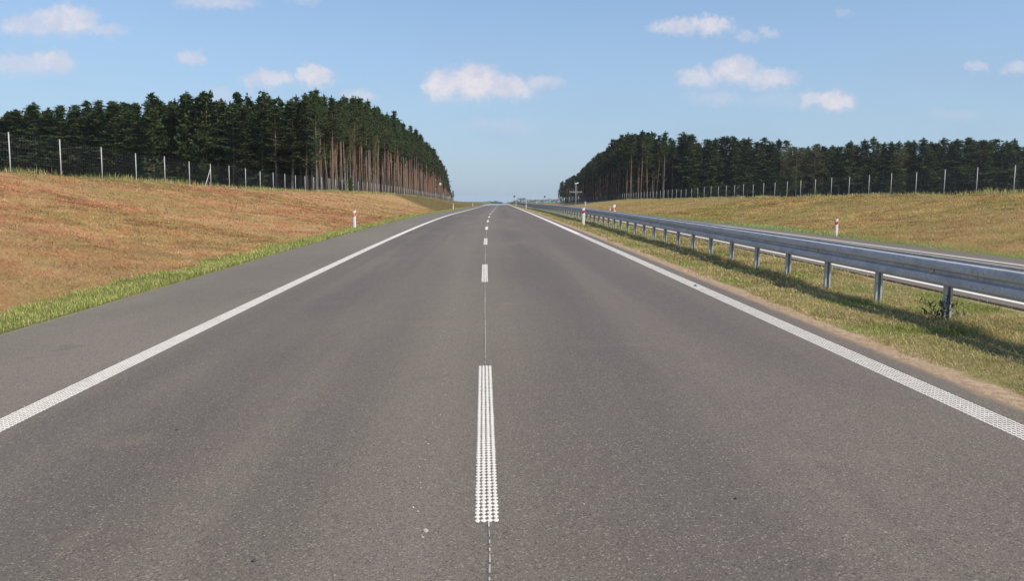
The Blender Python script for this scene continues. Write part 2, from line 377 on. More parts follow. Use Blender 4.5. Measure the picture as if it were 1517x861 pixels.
M_WIRE = plain('fence wire', (.22, .235, .25), .55, .4)
M_WHITE = plain('white plastic', (.90, .87, .82), .45, 0, .05, 3)
M_RED = plain('red reflective band', (.72, .020, .028), .4, 0, .10)
M_REFL = plain('pale reflector', (.75, .62, .45), .25, 0, .1)
M_DARK = plain('dark steel', (.07, .075, .08), .5, .3)
M_GREY = plain('grey painted metal', (.42, .43, .44), .5, .2)
M_STONE = plain('stone chip', (.42, .36, .29), .8, 0, .25, 40)

# ------------------------------------------------------------------ ground, roads
def seq(*segs):
    out = []
    for a, b_, st in segs: out.append(np.arange(a, b_, st))
    return np.concatenate(out)
ss_ = np.concatenate([seq((-60, 0, 4), (0, 60, .4), (60, 130, 1.0), (130, 260, 2.5), (260, 700, 8)), np.geomspace(700, 4000, 30)])
uu_ = np.unique(np.round(np.concatenate([-np.geomspace(120, 3900, 20), seq((-120, -32, 6), (-32, -6.50, .36), (-6.50, 4.2, 1.5), (4.2, 8.0, .19), (8, 18.5, 1.75), (18.5, 46, .5), (46, 150, 7)), [UL, UR, OL, OR_], np.geomspace(150, 3900, 20)]), 3))
SS, UU = np.meshgrid(ss_, uu_, indexing='ij')
V = np.stack([xc(SS)+UU, SS, zg(UU, SS)], -1).reshape(-1, 3)
ni, nj = SS.shape; idx = np.arange(ni*nj).reshape(ni, nj)
F = np.stack([idx[:-1, :-1], idx[:-1, 1:], idx[1:, 1:], idx[1:, :-1]], -1).reshape(-1, 4)
gr = link('ground', npmesh('ground', V, F, True, uv=np.stack([UU, SS], -1).reshape(-1, 2)), M_GROUND); gr['kind'] = 'structure'

def strip(name, us, zf, s0, s1, mat, skirt=.05, parent=None, ds=None):
    st = np.concatenate([seq((s0, 120, 1.5), (120, 400, 5), (400, s1, 20)), [s1]]) if ds is None else np.append(np.arange(s0, s1, ds), s1)
    st = st[(st >= s0) & (st <= s1)]
    us = np.array([us[0]]+list(us)+[us[-1]]); A, B = np.meshgrid(st, us, indexing='ij')
    Z = zf(B, A); 
    if skirt: Z[:, 0] -= skirt; Z[:, -1] -= skirt
    X = xc(A)+B
    V = np.stack([X, A, Z], -1).reshape(-1, 3); n, k = A.shape; I = np.arange(n*k).reshape(n, k)
    F = np.stack([I[:-1, :-1], I[:-1, 1:], I[1:, 1:], I[1:, :-1]], -1).reshape(-1, 4)
    return link(name, npmesh(name, V, F, False, uv=np.stack([B, A], -1).reshape(-1, 2)), mat, parent)
road = strip('road', np.linspace(UL, UR, 8), lambda u, s: base(s)+CF*u, -40, 900, M_ASPH); road['kind'] = 'structure'
oroad = strip('opposite_road', np.linspace(OL, OR_, 8), lambda u, s: base(s)+.12-CFO*(u-8), -40, 900, M_ASPHO); oroad['kind'] = 'structure'

# beaded thermoplastic: columns of lens shaped blobs joined by necks, 5.4 cm pitch
def beads(name, u0, ncol, s0, s1, parent, rng, fill=.500, h=.0035):
    pw = .0335; pitch = .054; rows = int((s1-s0)/pitch)
    Vs, Fs = [], []; nb = 0
    k = np.arange(rows*4+1); sl = s0+k*pitch/4
    prof = np.array([.20, .72, 1.0, .70])
    for cidx in range(ncol):
        uc = u0+(cidx-(ncol-1)/2)*pw
        ph = (cidx % 2)*0 
        w = prof[(k+ph) % 4]*pw*fill*(1+rng.normal(0, .10, len(k))); j = rng.normal(0, .0009, len(k)); hh = h*(.35+.65*prof[(k+ph) % 4])
        sj = sl+rng.normal(0, .0016, len(k))
        x = xc(sl)+uc+j; z = base(sl)+CF*uc
        L = np.stack([x-w, sj, z+.0012], -1); Mi = np.stack([x, sj, z+hh+.0015], -1); R = np.stack([x+w, sj, z+.0012], -1)
        n = len(k); Vs += [L, Mi, R]; a = np.arange(n-1)
        Fs.append(np.stack([nb+a, nb+n+a, nb+n+a+1, nb+a+1], -1)); Fs.append(np.stack([nb+n+a, nb+2*n+a, nb+2*n+a+1, nb+n+a+1], -1)); nb += 3*n
    return link(name, npmesh(name, np.concatenate(Vs), np.concatenate(Fs), True), M_LINE, parent)
rng = np.random.default_rng(5)
def flatstrip(name, uc, w, s0, s1, parent, zf=None, mat=None, dz=.004, ds=2.0):
    zf = zf or (lambda u, s: base(s)+CF*u+dz)
    return strip(name, [uc-w/2, uc+w/2], zf, s0, s1, mat or M_LINE, .003, parent, ds)
EL = 3.82
for uc in (-EL-.06, EL):
    e = beads('edge_line', uc, 7, 2.5, 34, road, rng, fill=.488); e['kind'] = 'stuff'
    flatstrip('edge_line', uc, .238, 34, 300, road, mat=M_LINEFAR); flatstrip('edge_line', uc, .238, 300, 900, road, ds=10)
for k in range(0, 12):
    s0 = 4.32+12*k
    if k < 3: beads('lane_dash', 0.0, 4, s0, s0+4.05, road, rng)
    else: flatstrip('lane_dash', 0, .13, s0, s0+4, road)
for k in range(12, 40): flatstrip('lane_dash', 0, .13, 4.22+12*k, 8.22+12*k, road)
flatstrip('lane_dash', 0, .13, 4.22-12, 8.22-12, road)
zo = lambda u, s: base(s)+.12-CFO*(u-8)+.004
flatstrip('edge_line', 8.46, .19, -30, 900, oroad, zo, ds=4); flatstrip('edge_line', 15.95, .24, -30, 900, oroad, zo, ds=4)
for k in range(-2, 30): flatstrip('lane_dash', 12.15, .13, 7+12*k, 11+12*k, oroad, zo)
# thin paint guide line between dashes, broken and wandering
mb = MB(); s = -.5
while s < 64:
    L = rng.uniform(.02, .10) if s < 9 else rng.uniform(.2, 1.2)
    if ((s-4.30) % 12) < 4.0: s += 4.08-((s-4.30) % 12); continue
    L = min(L, 12.0-((s-4.30) % 12)+.02); am = 1/(1+s/2.5)**1.3
    gu = lambda q: .006+(.014*math.sin(q*1.9)+.009*math.sin(q*5.1))*am
    u = gu(s); w = rng.uniform(.0022, .0048)*(1+s/60)
    a, b_ = PR(u, s, .0035), PR(gu(s+L), s+L, .0035)
    mb.add([a+Vector((-w, 0, 0)), a+Vector((w, 0, 0)), b_+Vector((w, 0, 0)), b_+Vector((-w, 0, 0))], [(0, 1, 2, 3)])
    s += L+(rng.uniform(.01, .06) if s < 10 else rng.uniform(.01, .1))
M_GUIDE = plain('faded guide paint', (.47, .43, .37), .7, 0, .25, 9); g = link('guide_line', mb.mesh('guide_line'), M_GUIDE, road)
# paint drips and splashes
mb = MB()
def speck(u, s, r):
    n = 6; c = PR(u, s, .003); mb.add([c+Vector((math.cos(k*1.047)*r*rng.uniform(.5, 1.2), math.sin(k*1.047)*r*rng.uniform(.7, 1.8), 0)) for k in range(n)], [tuple(range(n))])
for k in range(70):
    s = rng.uniform(4.3, 15); speck(-.27-.02*s+.05*math.sin(s)+rng.normal(0, .02), s, rng.uniform(.002, .0065))
for k in range(26): speck(-.42+rng.normal(0, .1), rng.uniform(9, 17), rng.uniform(.003, .010))
for k in range(24): speck(rng.uniform(-.3, .1), rng.uniform(9.5, 11.5), rng.uniform(.003, .007))
for k in range(50): speck(-EL-.14-abs(rng.normal(0, .04)), rng.uniform(6, 17), rng.uniform(.003, .012))
for k in range(120): speck(rng.uniform(-6, 4), rng.uniform(3.4, 18), rng.uniform(.0015, .0045))
link('paint_specks', mb.mesh('paint_specks'), M_LINEFAR, road)['kind'] = 'stuff'

# loose stones on the asphalt
def stone(u, s, r, label, mat=M_STONE, dk=1):
    rr = random.Random(int(s*100)); vs = []; mb = MB(); n = 7
    ring = lambda z, q: [Vector((math.cos(k*6.283/n)*q*rr.uniform(.7, 1.2), math.sin(k*6.283/n)*q*rr.uniform(.6, 1), z)) for k in range(n)]
    vs = ring(0, r)+ring(r*.5, r*.9)+ring(r*.85, r*.4)
    fs = [(i*n+k, i*n+(k+1) % n, (i+1)*n+(k+1) % n, (i+1)*n+k) for i in range(2) for k in range(n)]+[tuple(2*n+k for k in range(n)), tuple(range(n-1, -1, -1))]
    mb.add(vs, fs); o = link('stone', mb.mesh('stone'), mat, None, PR(u, s, 0)); tag(o, label, 'stone'); return o
M_DSTONE = plain('dark stone chip', (.05, .045, .04), .8, 0, .25, 40)
def ground_at(x, y):
    d = pix_dir(x, y); lo, hi = 1.0, 300.0
    for _ in range(50):
        mid = (lo+hi)/2; p = CAM+d*(mid/d[1]); z = float(base(mid))+CF*(p[0]-float(xc(mid)))
        if p[2] > z: lo = mid
        else: hi = mid
    p = CAM+d*(lo/d[1]); return p[0]-float(xc(lo)), lo
for x, y, r, lb, mt in ((630, 788, .018, 'pale stone chip lying left of the nearest lane dash', M_STONE), (626, 797, .009, 'small crumb beside the pale stone near the frame bottom', M_STONE),
                        (1090, 740, .012, 'dark stone chip lying right of the nearest lane dash', M_DSTONE), (376, 833, .012, 'dark crumb at the bottom left of the asphalt', M_DSTONE),
                        (262, 638, .012, 'small dark chip in the left lane near the left edge line', M_DSTONE), (1030, 424, .03, 'dark chip lying against the right edge line', M_DSTONE),
                        (865, 748, .007, 'tiny pale chip right of the near lane dash', M_STONE)):
    u, s = ground_at(x, y); stone(u, s, r, lb, mt)

# ------------------------------------------------------------------ grass blades
def blades(name, u, s, h, w, lean, col, label, cat='grass', zoff=-.01, flat=None, rng=rng, parent=None, azi=None):
    n = len(u); az = rng.uniform(0, 2*np.pi, n) if azi is None else azi
    ca, sa = np.cos(az), np.sin(az); ld = lean*h
    B = np.stack([xc(s)+u, s, zg(u, s)+zoff], -1)
    wd = np.stack([-sa, ca, 0*ca], -1)*(w/2)[:, None]
    up = np.sqrt(np.maximum(h*h-ld*ld, (0.12*h)**2))
    tip = B+np.stack([ca*ld, sa*ld, up], -1); mid = B+np.stack([ca*ld*.35, sa*ld*.35, up*.62], -1)
    V = np.stack([B, mid-wd, tip, mid+wd], 1).reshape(-1, 3)
    F = np.arange(4*n).reshape(n, 4)
    col4 = np.repeat(np.concatenate([col, np.ones((n, 1))], 1), 4, 0)
    o = link(name, npmesh(name, V, F, False, col=col4), M_GRASS, parent)
    tag(o, label, cat, kind='stuff'); return o
def pal(n, cols, wts, var=.16):
    cols = np.array(cols); i = rng.choice(len(cols), n, p=np.array(wts)/sum(wts)); return cols[i]*(1+rng.normal(0, var, (n, 1))).clip(.5, 1.6)
def scatter(zones):                     # (u0,u1,s0,s1,density)
    us, ss = [], []
    for u0, u1, s0, s1, d in zones:
        n = int((u1-u0)*(s1-s0)*d); us.append(rng.uniform(u0, u1, n)); ss.append(rng.uniform(s0, s1, n))
    return np.concatenate(us), np.concatenate(ss)
# median
u, s = scatter([(4.25, 7.95, 3.5, 14, 4200), (4.25, 7.95, 14, 30, 1700), (4.3, 7.9, 30, 60, 330), (4.3, 7.9, 60, 130, 80)])
edge = 4.25+.28*vnoise(s, 0*s, 1.1, 4)+.15*vnoise(s, 0*s, 3.1, 5)+.10*vnoise(s, 0*s, 9.1, 16); edge2 = 7.78-.25*vnoise(s, 0*s, .9, 6)
keep = ((u > edge) & (u < edge2)) | (rng.random(len(u)) < .10*vnoise(u, s, 2.3, 15)); u, s = u[keep], s[keep]
dn = vnoise(u, s, .7, 7)*.6+vnoise(u, s, 2.2, 8)*.4
keep = rng.random(len(u)) < np.clip(dn*2.4-.15, .25, 1); u, s, dn = u[keep], s[keep], dn[keep]; n = len(u)
gcol = pal(n, [(.19, .235, .06), (.35, .335, .10), (.53, .445, .185), (.76, .60, .34), (.47, .32, .18)], [2.0, 2.7, 3.3, 3.0, 1.8])
dry = vnoise(u, s, 1.1, 9); gcol = gcol*np.where((dry < .33)[:, None], np.array([.72, .92, .62]), np.array([1.0, .98, 1.0]))
h = rng.uniform(.028, .082, n)*(1+.7*(dn > .62)); sc = np.clip(s/9, .8, 4.2)
shade_tall = (np.abs(u-6.3) < .35); h = np.where(shade_tall, h*1.5, h)
blades('median_grass', u, s, h*(.85+.15*sc), rng.uniform(.003, .0062, n)*sc, rng.uniform(.62, .992, n), gcol, 'mown green and straw coloured grass growing along the median under the guard rail')
# left verge, lush
u, s = scatter([(-8.1, -6.42, 7, 24, 1500), (-8.1, -6.45, 24, 50, 520), (-8.1, -6.5, 50, 110, 150), (-8.1, -6.5, 110, 200, 40)])
e0 = -6.47-.12*vnoise(s, 0*s, 1.6, 11); e1 = -7.25-.55*vnoise(s, 0*s, .35, 12)-.35*vnoise(s, 0*s, 2, 13)
keep = (u < e0) & (u > e1); u, s = u[keep], s[keep]; n = len(u); sc = np.clip(s/14, .9, 4.5)
blades('verge_grass', u, s, rng.uniform(.05, .14, n)*(.7+.6*vnoise(u, s, 1.2, 14))*(.9+.1*sc), rng.uniform(.006, .010, n)*sc, rng.uniform(.25, .9, n),
       pal(n, [(.24, .325, .06), (.40, .455, .10), (.54, .52, .17), (.62, .50, .27)], [3, 2.8, 2.6, 2.6]), 'strip of lush green grass between the left asphalt edge and the dry bank')
# left bank, mown hay lying on the slope
u, s = scatter([(-22.5, -7.5, 8, 34, 420), (-23.5, -7.5, 34, 70, 110), (-24, -7.5, 70, 125, 32), (-24, -7.5, 125, 220, 9)])
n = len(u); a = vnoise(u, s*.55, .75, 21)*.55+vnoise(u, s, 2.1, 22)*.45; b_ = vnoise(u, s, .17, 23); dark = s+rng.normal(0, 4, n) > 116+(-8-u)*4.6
c1 = pal(n, [(.50, .225, .12), (.62, .32, .175), (.31, .135, .07)], [3, 3, 1.4]); c2 = pal(n, [(.58, .385, .20), (.46, .295, .145), (.72, .53, .32)], [3, 3, 1]); c3 = pal(n, [(.33, .28, .09), (.22, .21, .06), (.46, .37, .15)], [3, 2, 2])
ra, rb_ = u*.5+s*.86, s*.5-u*.86
st_ = vnoise(ra*.28, rb_, 2.6, 24)*.5+vnoise(ra*.35, rb_, 6.1, 25)*.5
wgt = np.clip((a-.50)*8+(s-38)/70+(-u-9)/26, 0, 1); col = np.where((rng.random(n) < wgt)[:, None], c2, c1); col = np.where((rng.random(n) < np.clip((b_-.47)*5, 0, .75))[:, None], c3, col)
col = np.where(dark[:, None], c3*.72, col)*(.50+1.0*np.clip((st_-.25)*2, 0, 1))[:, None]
sc = np.clip(s/16, .8, 5)
blades('bank_grass', u, s, rng.uniform(.06, .20, n)*(.9+.12*sc), rng.uniform(.004, .009, n)*sc, rng.uniform(.8, .992, n), col, 'dry rust and straw coloured mown grass lying on the left bank', azi=rng.normal(1.0, .9, n)+np.where(rng.random(n) < .5, np.pi, 0))
# right bank
u, s = scatter([(18.7, 39, 22, 60, 75), (18.7, 40, 60, 110, 36), (18.7, 41, 110, 200, 9)])
n = len(u); a = vnoise(u, s*.6, .6, 31)*.5+vnoise(u, s, 1.8, 32)*.5; b_ = vnoise(u, s, .15, 33)
c1 = pal(n, [(.46, .28, .11), (.36, .20, .085)], [1, 1]); c2 = pal(n, [(.50, .375, .14), (.42, .325, .11), (.64, .49, .23)], [3, 3, 1]); c3 = pal(n, [(.27, .255, .065), (.36, .31, .095)], [1, 1])
col = np.where((rng.random(n) < np.clip((a-.36)*5, 0, 1))[:, None], c2, c1); col = np.where((rng.random(n) < np.clip((b_-.44)*5, 0, .8))[:, None], c3, col)
ra, rb_ = u*.5-s*.86, s*.5+u*.86; st_ = vnoise(ra*.28, rb_, 1.7, 36)*.5+vnoise(ra*.35, rb_, 4.1, 37)*.5; col = col*(.52+1.05*np.clip((st_-.25)*2, 0, 1))[:, None]
gv = (u < 20.3+.8*vnoise(s, 0*s, .3, 34)); col = np.where(gv[:, None], pal(n, [(.22, .29, .07), (.33, .37, .11), (.48, .43, .18)], [2, 3, 1.5]), col)
patch = (np.abs(s-57+rng.normal(0, 3, n)) < 9) & (u+rng.normal(0, .3, n) < 20.4); col = np.where(patch[:, None], pal(n, [(.27, .38, .10), (.36, .45, .15), (.56, .60, .34)], [2, 2, 1]), col)
sc = np.clip(s/18, 1.2, 5)
blades('bank_grass', u, s, rng.uniform(.08, .22, n)*(.9+.1*sc)*np.where(patch, 1.2, 1), rng.uniform(.006, .011, n)*sc, np.where(patch, rng.uniform(.3, .9, n), rng.uniform(.6, .97, n)), col, 'olive and brown mown grass covering the right bank')
# tall rough grass along both fences
def fringe(u0, s0, s1, n, hm, cols, w, label, spread=1.6):
    s = rng.uniform(s0, s1, n); cl = vnoise(s, 0*s, .22, 41)*.6+vnoise(s, 0*s, .9, 42)*.4
    k = rng.random(n) < np.clip(cl*3.2-.9, .06, 1); s = s[k]; cl = cl[k]; n = len(s)
    u = u0+rng.normal(0, spread*.5, n); sc = np.clip(s/50, .9, 4)
    blades('tall_grass', u, s, rng.uniform(.25, 1, n)*hm*(.5+.9*cl), rng.uniform(.012, .03, n)*sc, rng.uniform(.05, .55, n), pal(n, cols, w), label)
gp = [(.52, .45, .19), (.34, .38, .12), (.64, .54, .27), (.24, .29, .08)]
fringe(-24.4, 32, 330, 30000, .58, gp, [2, 3, 1.4, 2], 'rough yellow green grass tufts at the foot of the left fence')
fringe(40.5, 45, 330, 22000, .62, gp, [3, 1.6, 2, 1.2], 'rough pale dry grass at the foot of the right fence')

# ------------------------------------------------------------------ guard rail
RAIL = [(0.0, .330), (.045, .330), (.070, .322), (.083, .300), (.085, .262), (.083, .222), (.074, .206), (.018, .194), (.004, .184), (.004, .150), (.018, .140), (.074, .128), (.083, .112), (.085, .072), (.083, .034), (.070, .012), (.045, .002), (0.0, 0.0)]
def beam_mesh(sgn):
    st = [(-.02, 0), (3.82, 0), (3.84, .006), (4.14, .006)]; n = len(RAIL); vs = []; fs = []
    for (y, o) in st:
        for d, z in RAIL: vs.append((-sgn*(d+o), y, z))
        for d, z in RAIL: vs.append((-sgn*(d+o-.0045), y, z+(.002 if z > .3 else 0)))
    for i in range(len(st)-1):
        a, b_ = i*2*n, (i+1)*2*n
        for k in range(n-1):
            fs.append((a+k, a+k+1, b_+k+1, b_+k)); fs.append((a+n+k+1, a+n+k, b_+n+k, b_+n+k+1))
        fs.append((a, b_, b_+n, a+n)); fs.append((a+n-1, a+2*n-1, b_+2*n-1, b_+n-1))
    for a in (0, (len(st)-1)*2*n):
        for k in range(n-1): fs.append((a+k, a+n+k, a+n+k+1, a+k+1))
    me = bpy.data.meshes.new('beam'); me.from_pydata(vs, [], fs); me.update(); return me
guard = empty('guard_rail', P(6.35, 0)); G0 = guard.location.copy()
tag(guard, 'long double sided galvanised guard rail standing on the grass median', 'guard rail')
bm_f, bm_r = beam_mesh(1), beam_mesh(-1)
pm = MB()                                        # channel section post open towards the camera
W_, D_, T_ = .105, .060, .006
ch = [(-W_/2, -D_/2), (-W_/2+T_, -D_/2), (-W_/2+T_, D_/2-T_), (W_/2-T_, D_/2-T_), (W_/2-T_, -D_/2), (W_/2, -D_/2), (W_/2, D_/2), (-W_/2, D_/2)]
pm.prism(ch, -.15, .78)
pm.box((-W_/2+.018, -D_/2+.003,    .315), (.024, .004, .92)).box((W_/2-.018, -D_/2+.003,    .315), (.024, .004, .92))
pm = pm.mesh('post')
spm = MB().box((-.098, 0, .655), (.05, .07, .12)).mesh('spacer'); spr = MB().box((.105, 0, .655), (.10, .07, .12)).mesh('spacer'); spr.materials.append(M_ZINC)
bo = MB()
for yy in (3.86, 3.98, 4.10):
    for zz in (.165, .255, .075): bo.tube([(-.004-(0.08 if zz != .165 else 0), yy, zz), (-.022-(0.08 if zz != .165 else 0), yy, zz)], [.014, .012], 6)
bo.tube([(-.002, 2.0, .165), (-.02, 2.0, .165)], [.018, .015], 6)
bom = bo.mesh('splice_bolts')
rfm = MB().box((-.020, 1.15, .165), (.012, .05, .045)).box((-.038, 1.17, .165), (.03, .006, .055)).mesh('reflector')
for me in (bm_f, bm_r, pm, spm, bom): me.materials.append(M_ZINC)
rfm.materials.append(M_REFL)
def rail_axis(s): return Vector((float(xc(s))+6.35, s, float(base(s))+.06))
SP0 = 11.05-2*8
for k in range(0, 205):
    s = SP0+2*k; q = rail_axis(s); p = link('post', pm, None, guard, q-G0); [link('spacer', m_, None, guard, q-G0) for m_ in ((spm, spr) if k < 100 else ())]
for k in range(0, 102):
    s = SP0-.98+4*k; a, b_ = rail_axis(s), rail_axis(s+4); dr = b_-a
    rz = -math.atan2(dr.x, dr.y); rx = math.atan2(dr.z, dr.y)
    for me, du in ((bm_f, -.125), (bm_r, .165)):
        o = link('beam', me, None, guard, a-G0+Vector((du, 0, .512))); o.rotation_euler = (rx, 0, rz)
        if me is bm_f and k < 22:
            l = link('splice_bolts', bom, None, o); l['kind'] = 'stuff'
            if k % 1 == 0: link('reflector', rfm, None, o)

# ------------------------------------------------------------------ wire fences
def fence(name, label, ufun, s0, n, hgt, brace_at=()):
    pts = [P(ufun(s0+5*i), s0+5*i, -.05) for i in range(n)]
    root = empty(name, pts[0]); tag(root, label, 'fence'); o0 = pts[0]
    pmh = MB().tube([(0, 0, -.3), (0, 0, hgt)], [.030, .029], 8); pmh.tube([(0, 0, hgt), (0, 0, hgt+.03)], [.044, .03], 8); pmh = pmh.mesh('fence_post', True); pmh.materials.append(M_POSTG)
    for p in pts: link('post', pmh, None, root, p-o0)
    for i, sg in brace_at:
        a = pts[i]+Vector((0, 0, hgt*.82)); b_ = P(ufun(s0+5*i+1.5*sg)-.5*0, s0+5*i+1.6*sg, 0)
        link('brace', MB().tube([a-o0, b_-o0], [.028, .028], 6).mesh('brace'), M_POSTG, root)
    mb = MB(); hs = [.06, .14, .22, .30, .40, .50, .62, .74, .88, 1.02, 1.2, 1.4, 1.6, 1.8, 2.0]
    Vv = []; Ff = []; nb = 0
    def wire(a, b_, r):
        nonlocal nb
        d = (b_-a).normalized(); x = d.orthogonal().normalized(); y = d.cross(x)
        for q in (a, b_):
            for k in range(3): Vv.append(q-o0+(x*math.cos(k*2.094)+y*math.sin(k*2.094))*r)
        for k in range(3): Ff.append((nb+k, nb+(k+1) % 3, nb+3+(k+1) % 3, nb+3+k))
        nb += 6
    for i in range(n-1):
        a, b_ = pts[i], pts[i+1]
        for hh in hs: wire(a+Vector((0, 0, hh/2*(hgt-.06))), b_+Vector((0, 0, hh/2*(hgt-.06))), .0019)
        st = 20 if i < 30 else 10
        for k in range(st):
            q = a.lerp(b_, k/st); wire(q+Vector((0, 0, .04)), q+Vector((0, 0, hgt-.06)),      .0017 if st == 20 else .0026)
    me = npmesh('wire_mesh', np.array([tuple(v) for v in Vv]), np.array(Ff)); o = link('wire_mesh', me, M_WIRE, root); o['kind'] = 'stuff'
    return root
fence('wire_fence', 'tall wire game fence with pale posts along the top of the left bank', lambda s: -24.3, 43.5-15, 84, 2.20, ((9, 1), (9, -1)) if False else ((9, -1),))
fence('wire_fence', 'tall wire game fence with pale posts along the top of the right bank', lambda s: float(np.interp(s, [64, 174, 300], [41.3, 40.0, 41.5])), 64.1-20, 90, 2.45)

# ------------------------------------------------------------------ guide posts
def guide_post(u, s, label, hgt=1.0, face=1, group='white guide posts with red bands beside the roads', z=None):
    p = P(u, s, -.02) if z is None else Vector((float(xc(s))+u, s, z)); r = empty('guide_post', p, .0); tag(r, label, 'guide post', group)
    w, d = .078, .060; poly = [(-w, -d*.5), (-w*.55, -d), (w*.55, -d), (w, -d*.5), (w*.8, d*.7), (-w*.8, d*.7)]
    b1 = hgt*.70; b2 = hgt*.86; sl = .035
    body = MB()
    def cap(x, y, z): return z
    body.prism(poly, -.2, 1, lambda q: (q[0], q[1], q[2] if q[2] < 0 else b1+sl*q[0]/w))
    link('body', body.mesh('body'), M_WHITE, r)
    g2 = [(x*1.03, y*1.03) for x, y in poly]
    band = MB().prism(g2, 0, 1, lambda q: (q[0], q[1], (b1 if q[2] < .5 else b2)+sl*q[0]/w)); link('red_band', band.mesh('red_band'), M_RED, r)
    hd = MB().prism(poly, 0, 1, lambda q: (q[0], q[1], b2+sl*q[0]/w if q[2] < .5 else hgt+.030*q[0]/w)); link('head', hd.mesh('head'), M_WHITE, r)
    link('reflector', MB().box((0, -d*1.03-.003, (b1+b2)/2), (w*.75, .006, (b2-b1)*.62)).mesh('reflector'), M_REFL if face < 0 else M_RED, r)
    return r
guide_post(-7.22, 45.5, 'white guide post with a red band on the left verge, nearest of the three there', 1.03, -1)
guide_post(-7.3, 145, 'white guide post on the left verge, the second one from the camera', 1.05, -1)
guide_post(-7.3, 245, 'white guide post on the left verge, the farthest one, near the crest', 1.05, -1)
guide_post(5.35, 46, 'white guide post with bright red band before the guard rail, nearest of three', .96)
guide_post(5.4, 145, 'white guide post in front of the guard rail, second from the camera', 1.0)
guide_post(5.4, 245, 'white guide post in front of the guard rail, farthest toward the crest', 1.0)
guide_post(7.2, 47, 'white guide post behind the guard rail, nearest one on the far side of the median', 1.12, -1)
guide_post(7.3, 146, 'white guide post behind the guard rail, tiny and distant', 1.15, -1)
guide_post(19.25, 45, 'white guide post with red band at the foot of the right bank', .98)
guide_post(20.0, 144, 'small distant white guide post on the outer edge of the opposite road', 1.0)

# ------------------------------------------------------------------ weather mast, cabinet and distant masts
pm_ = P(20.3, 214); mast = empty('weather_mast', pm_); tag(mast, 'tall thin weather mast with small wind turbine and cross arm by the opposite road', 'mast')
link('pole', MB().tube([(0, 0, -.3), (0, 0, 3.2), (0, 0, 6.3)], [.085, .07, .05], 8).mesh('pole', True), M_POSTG, mast)
link('cross_arm', MB().tube([(-1.7, 0, 4.35), (1.7, 0, 4.35)], [.045, .045], 6).mesh('cross_arm'), M_GREY, mast)
for x in (-1.15, -.45, .6, 1.3): link('sensor_box', MB().box((x, -.05, 4.15), (.5, .25, .14)).box((x, 0, 4.27), (.05, .05, .16)).mesh('sensor_box'), M_GREY, mast)
nac = link('turbine_body', MB().tube([(-.30, 0, 6.4), (.0, 0, 6.42), (.42, 0, 6.5)], [.12, .13, .05], 8).box((.5, 0, 6.58), (.26, .03, .34)).mesh('turbine_body'), M_WHITE, mast)
for k in range(3):
    a = .5+k*2.094; dy, dz = math.sin(a), math.cos(a)
    bl = MB().add([(-.32, dy*.1-dz*.07, 6.4+dz*.1+dy*.07), (-.32, dy*.1+dz*.07, 6.4+dz*.1-dy*.07), (-.28, dy*1.15+dz*.04, 6.4+dz*1.15-dy*.04), (-.28, dy*1.15-dz*.03, 6.4+dz*1.15+dy*.03),
                   (-.36, dy*.1, 6.4+dz*.1), (-.30, dy*1.15, 6.4+dz*1.15)], [(0, 1, 2, 3), (0, 3, 5, 4), (1, 4, 5, 2), (0, 4, 1), (2, 5, 3)])
    link('blade', bl.mesh('blade'), M_WHITE, mast)
cab = empty('roadside_cabinet', P(23.0, 216)); tag(cab, 'slim grey roadside cabinet standing right of the weather mast', 'cabinet')
link('body', MB().box((0, 0, .70), (.42, .3, 1.5)).mesh('body'), M_GREY, cab); link('roof', MB().box((0, 0, 1.49), (.5, .38, .07)).mesh('roof'), M_DARK, cab); link('door', MB().box((0, -.165, .75), (.32, .03, 1.1)).mesh('door'), M_POSTG, cab)
lm = empty('camera_mast', P(-23.0, 330)); tag(lm, 'slim pole with a white box on top before the far end of the left forest', 'mast')
link('pole', MB().tube([(0, 0, -.3), (0, 0, 6.4)], [.10, .07], 6).mesh('pole'), M_DARK, lm); link('camera_box', MB().box((0, 0, 6.2), (.7, .6, .9)).mesh('camera_box'), M_WHITE, lm)
link('ladder', MB().box((-.25, 0, 3), (.05, .05, 5)).mesh('ladder'), M_GREY, lm)
for (x, y, s, lb) in ((762, 291, 380, 'far dark round sign on a thin pole just right of the road crest'), (807, 291.5, 330, 'far dark square sign on a thin pole left of the weather mast')):
    q = at_dist(x, y, s); zb = float(base(s)); r = empty('road_sign', (q[0], s, zb-.1)); tag(r, lb, 'sign')
    hh = q[2]-zb+.1
    link('pole', MB().tube([(0, 0, 0), (0, 0, hh)], [.05, .05], 6).mesh('pole'), M_GREY, r)
    n = 16 if x == 762 else 4
    link('panel', MB().prism([(math.cos(k*2*math.pi/n+math.pi/4)*.45, math.sin(k*2*math.pi/n+math.pi/4)*.45) for k in range(n)], -.04, .04, lambda p, h=hh: (p[0], p[2], h+p[1])).mesh('panel'), M_DARK, r)

# ------------------------------------------------------------------ trees
def tufts(rng, Cn, rad3, nper, size, flat=.35):
    """needle or leaf faces: nper triangles round each centre"""
    n = len(Cn)*nper; c = np.repeat(Cn, nper, 0)
    d = rng.normal(0, 1, (n, 3)); d /= np.linalg.norm(d, axis=1)[:, None]; r = rng.random(n)**.5
    p = c+d*r[:, None]*np.array(rad3)
    a = rng.normal(0, 1, (n, 3)); a[:, 2] *= flat+.2; a /= np.linalg.norm(a, axis=1)[:, None]
    b_ = np.cross(a, rng.normal(0, 1, (n, 3))); b_ /= np.linalg.norm(b_, axis=1)[:, None]
    L = size*rng.uniform(.6, 1.3, n)[:, None]
    V = np.stack([p-b_*L*.32, p+a*L, p+b_*L*.32], 1).reshape(-1, 3)
    tint = np.repeat(rng.random(len(Cn)), nper)*.6+.4*rng.random(n)
    return V, np.repeat(tint, 3)
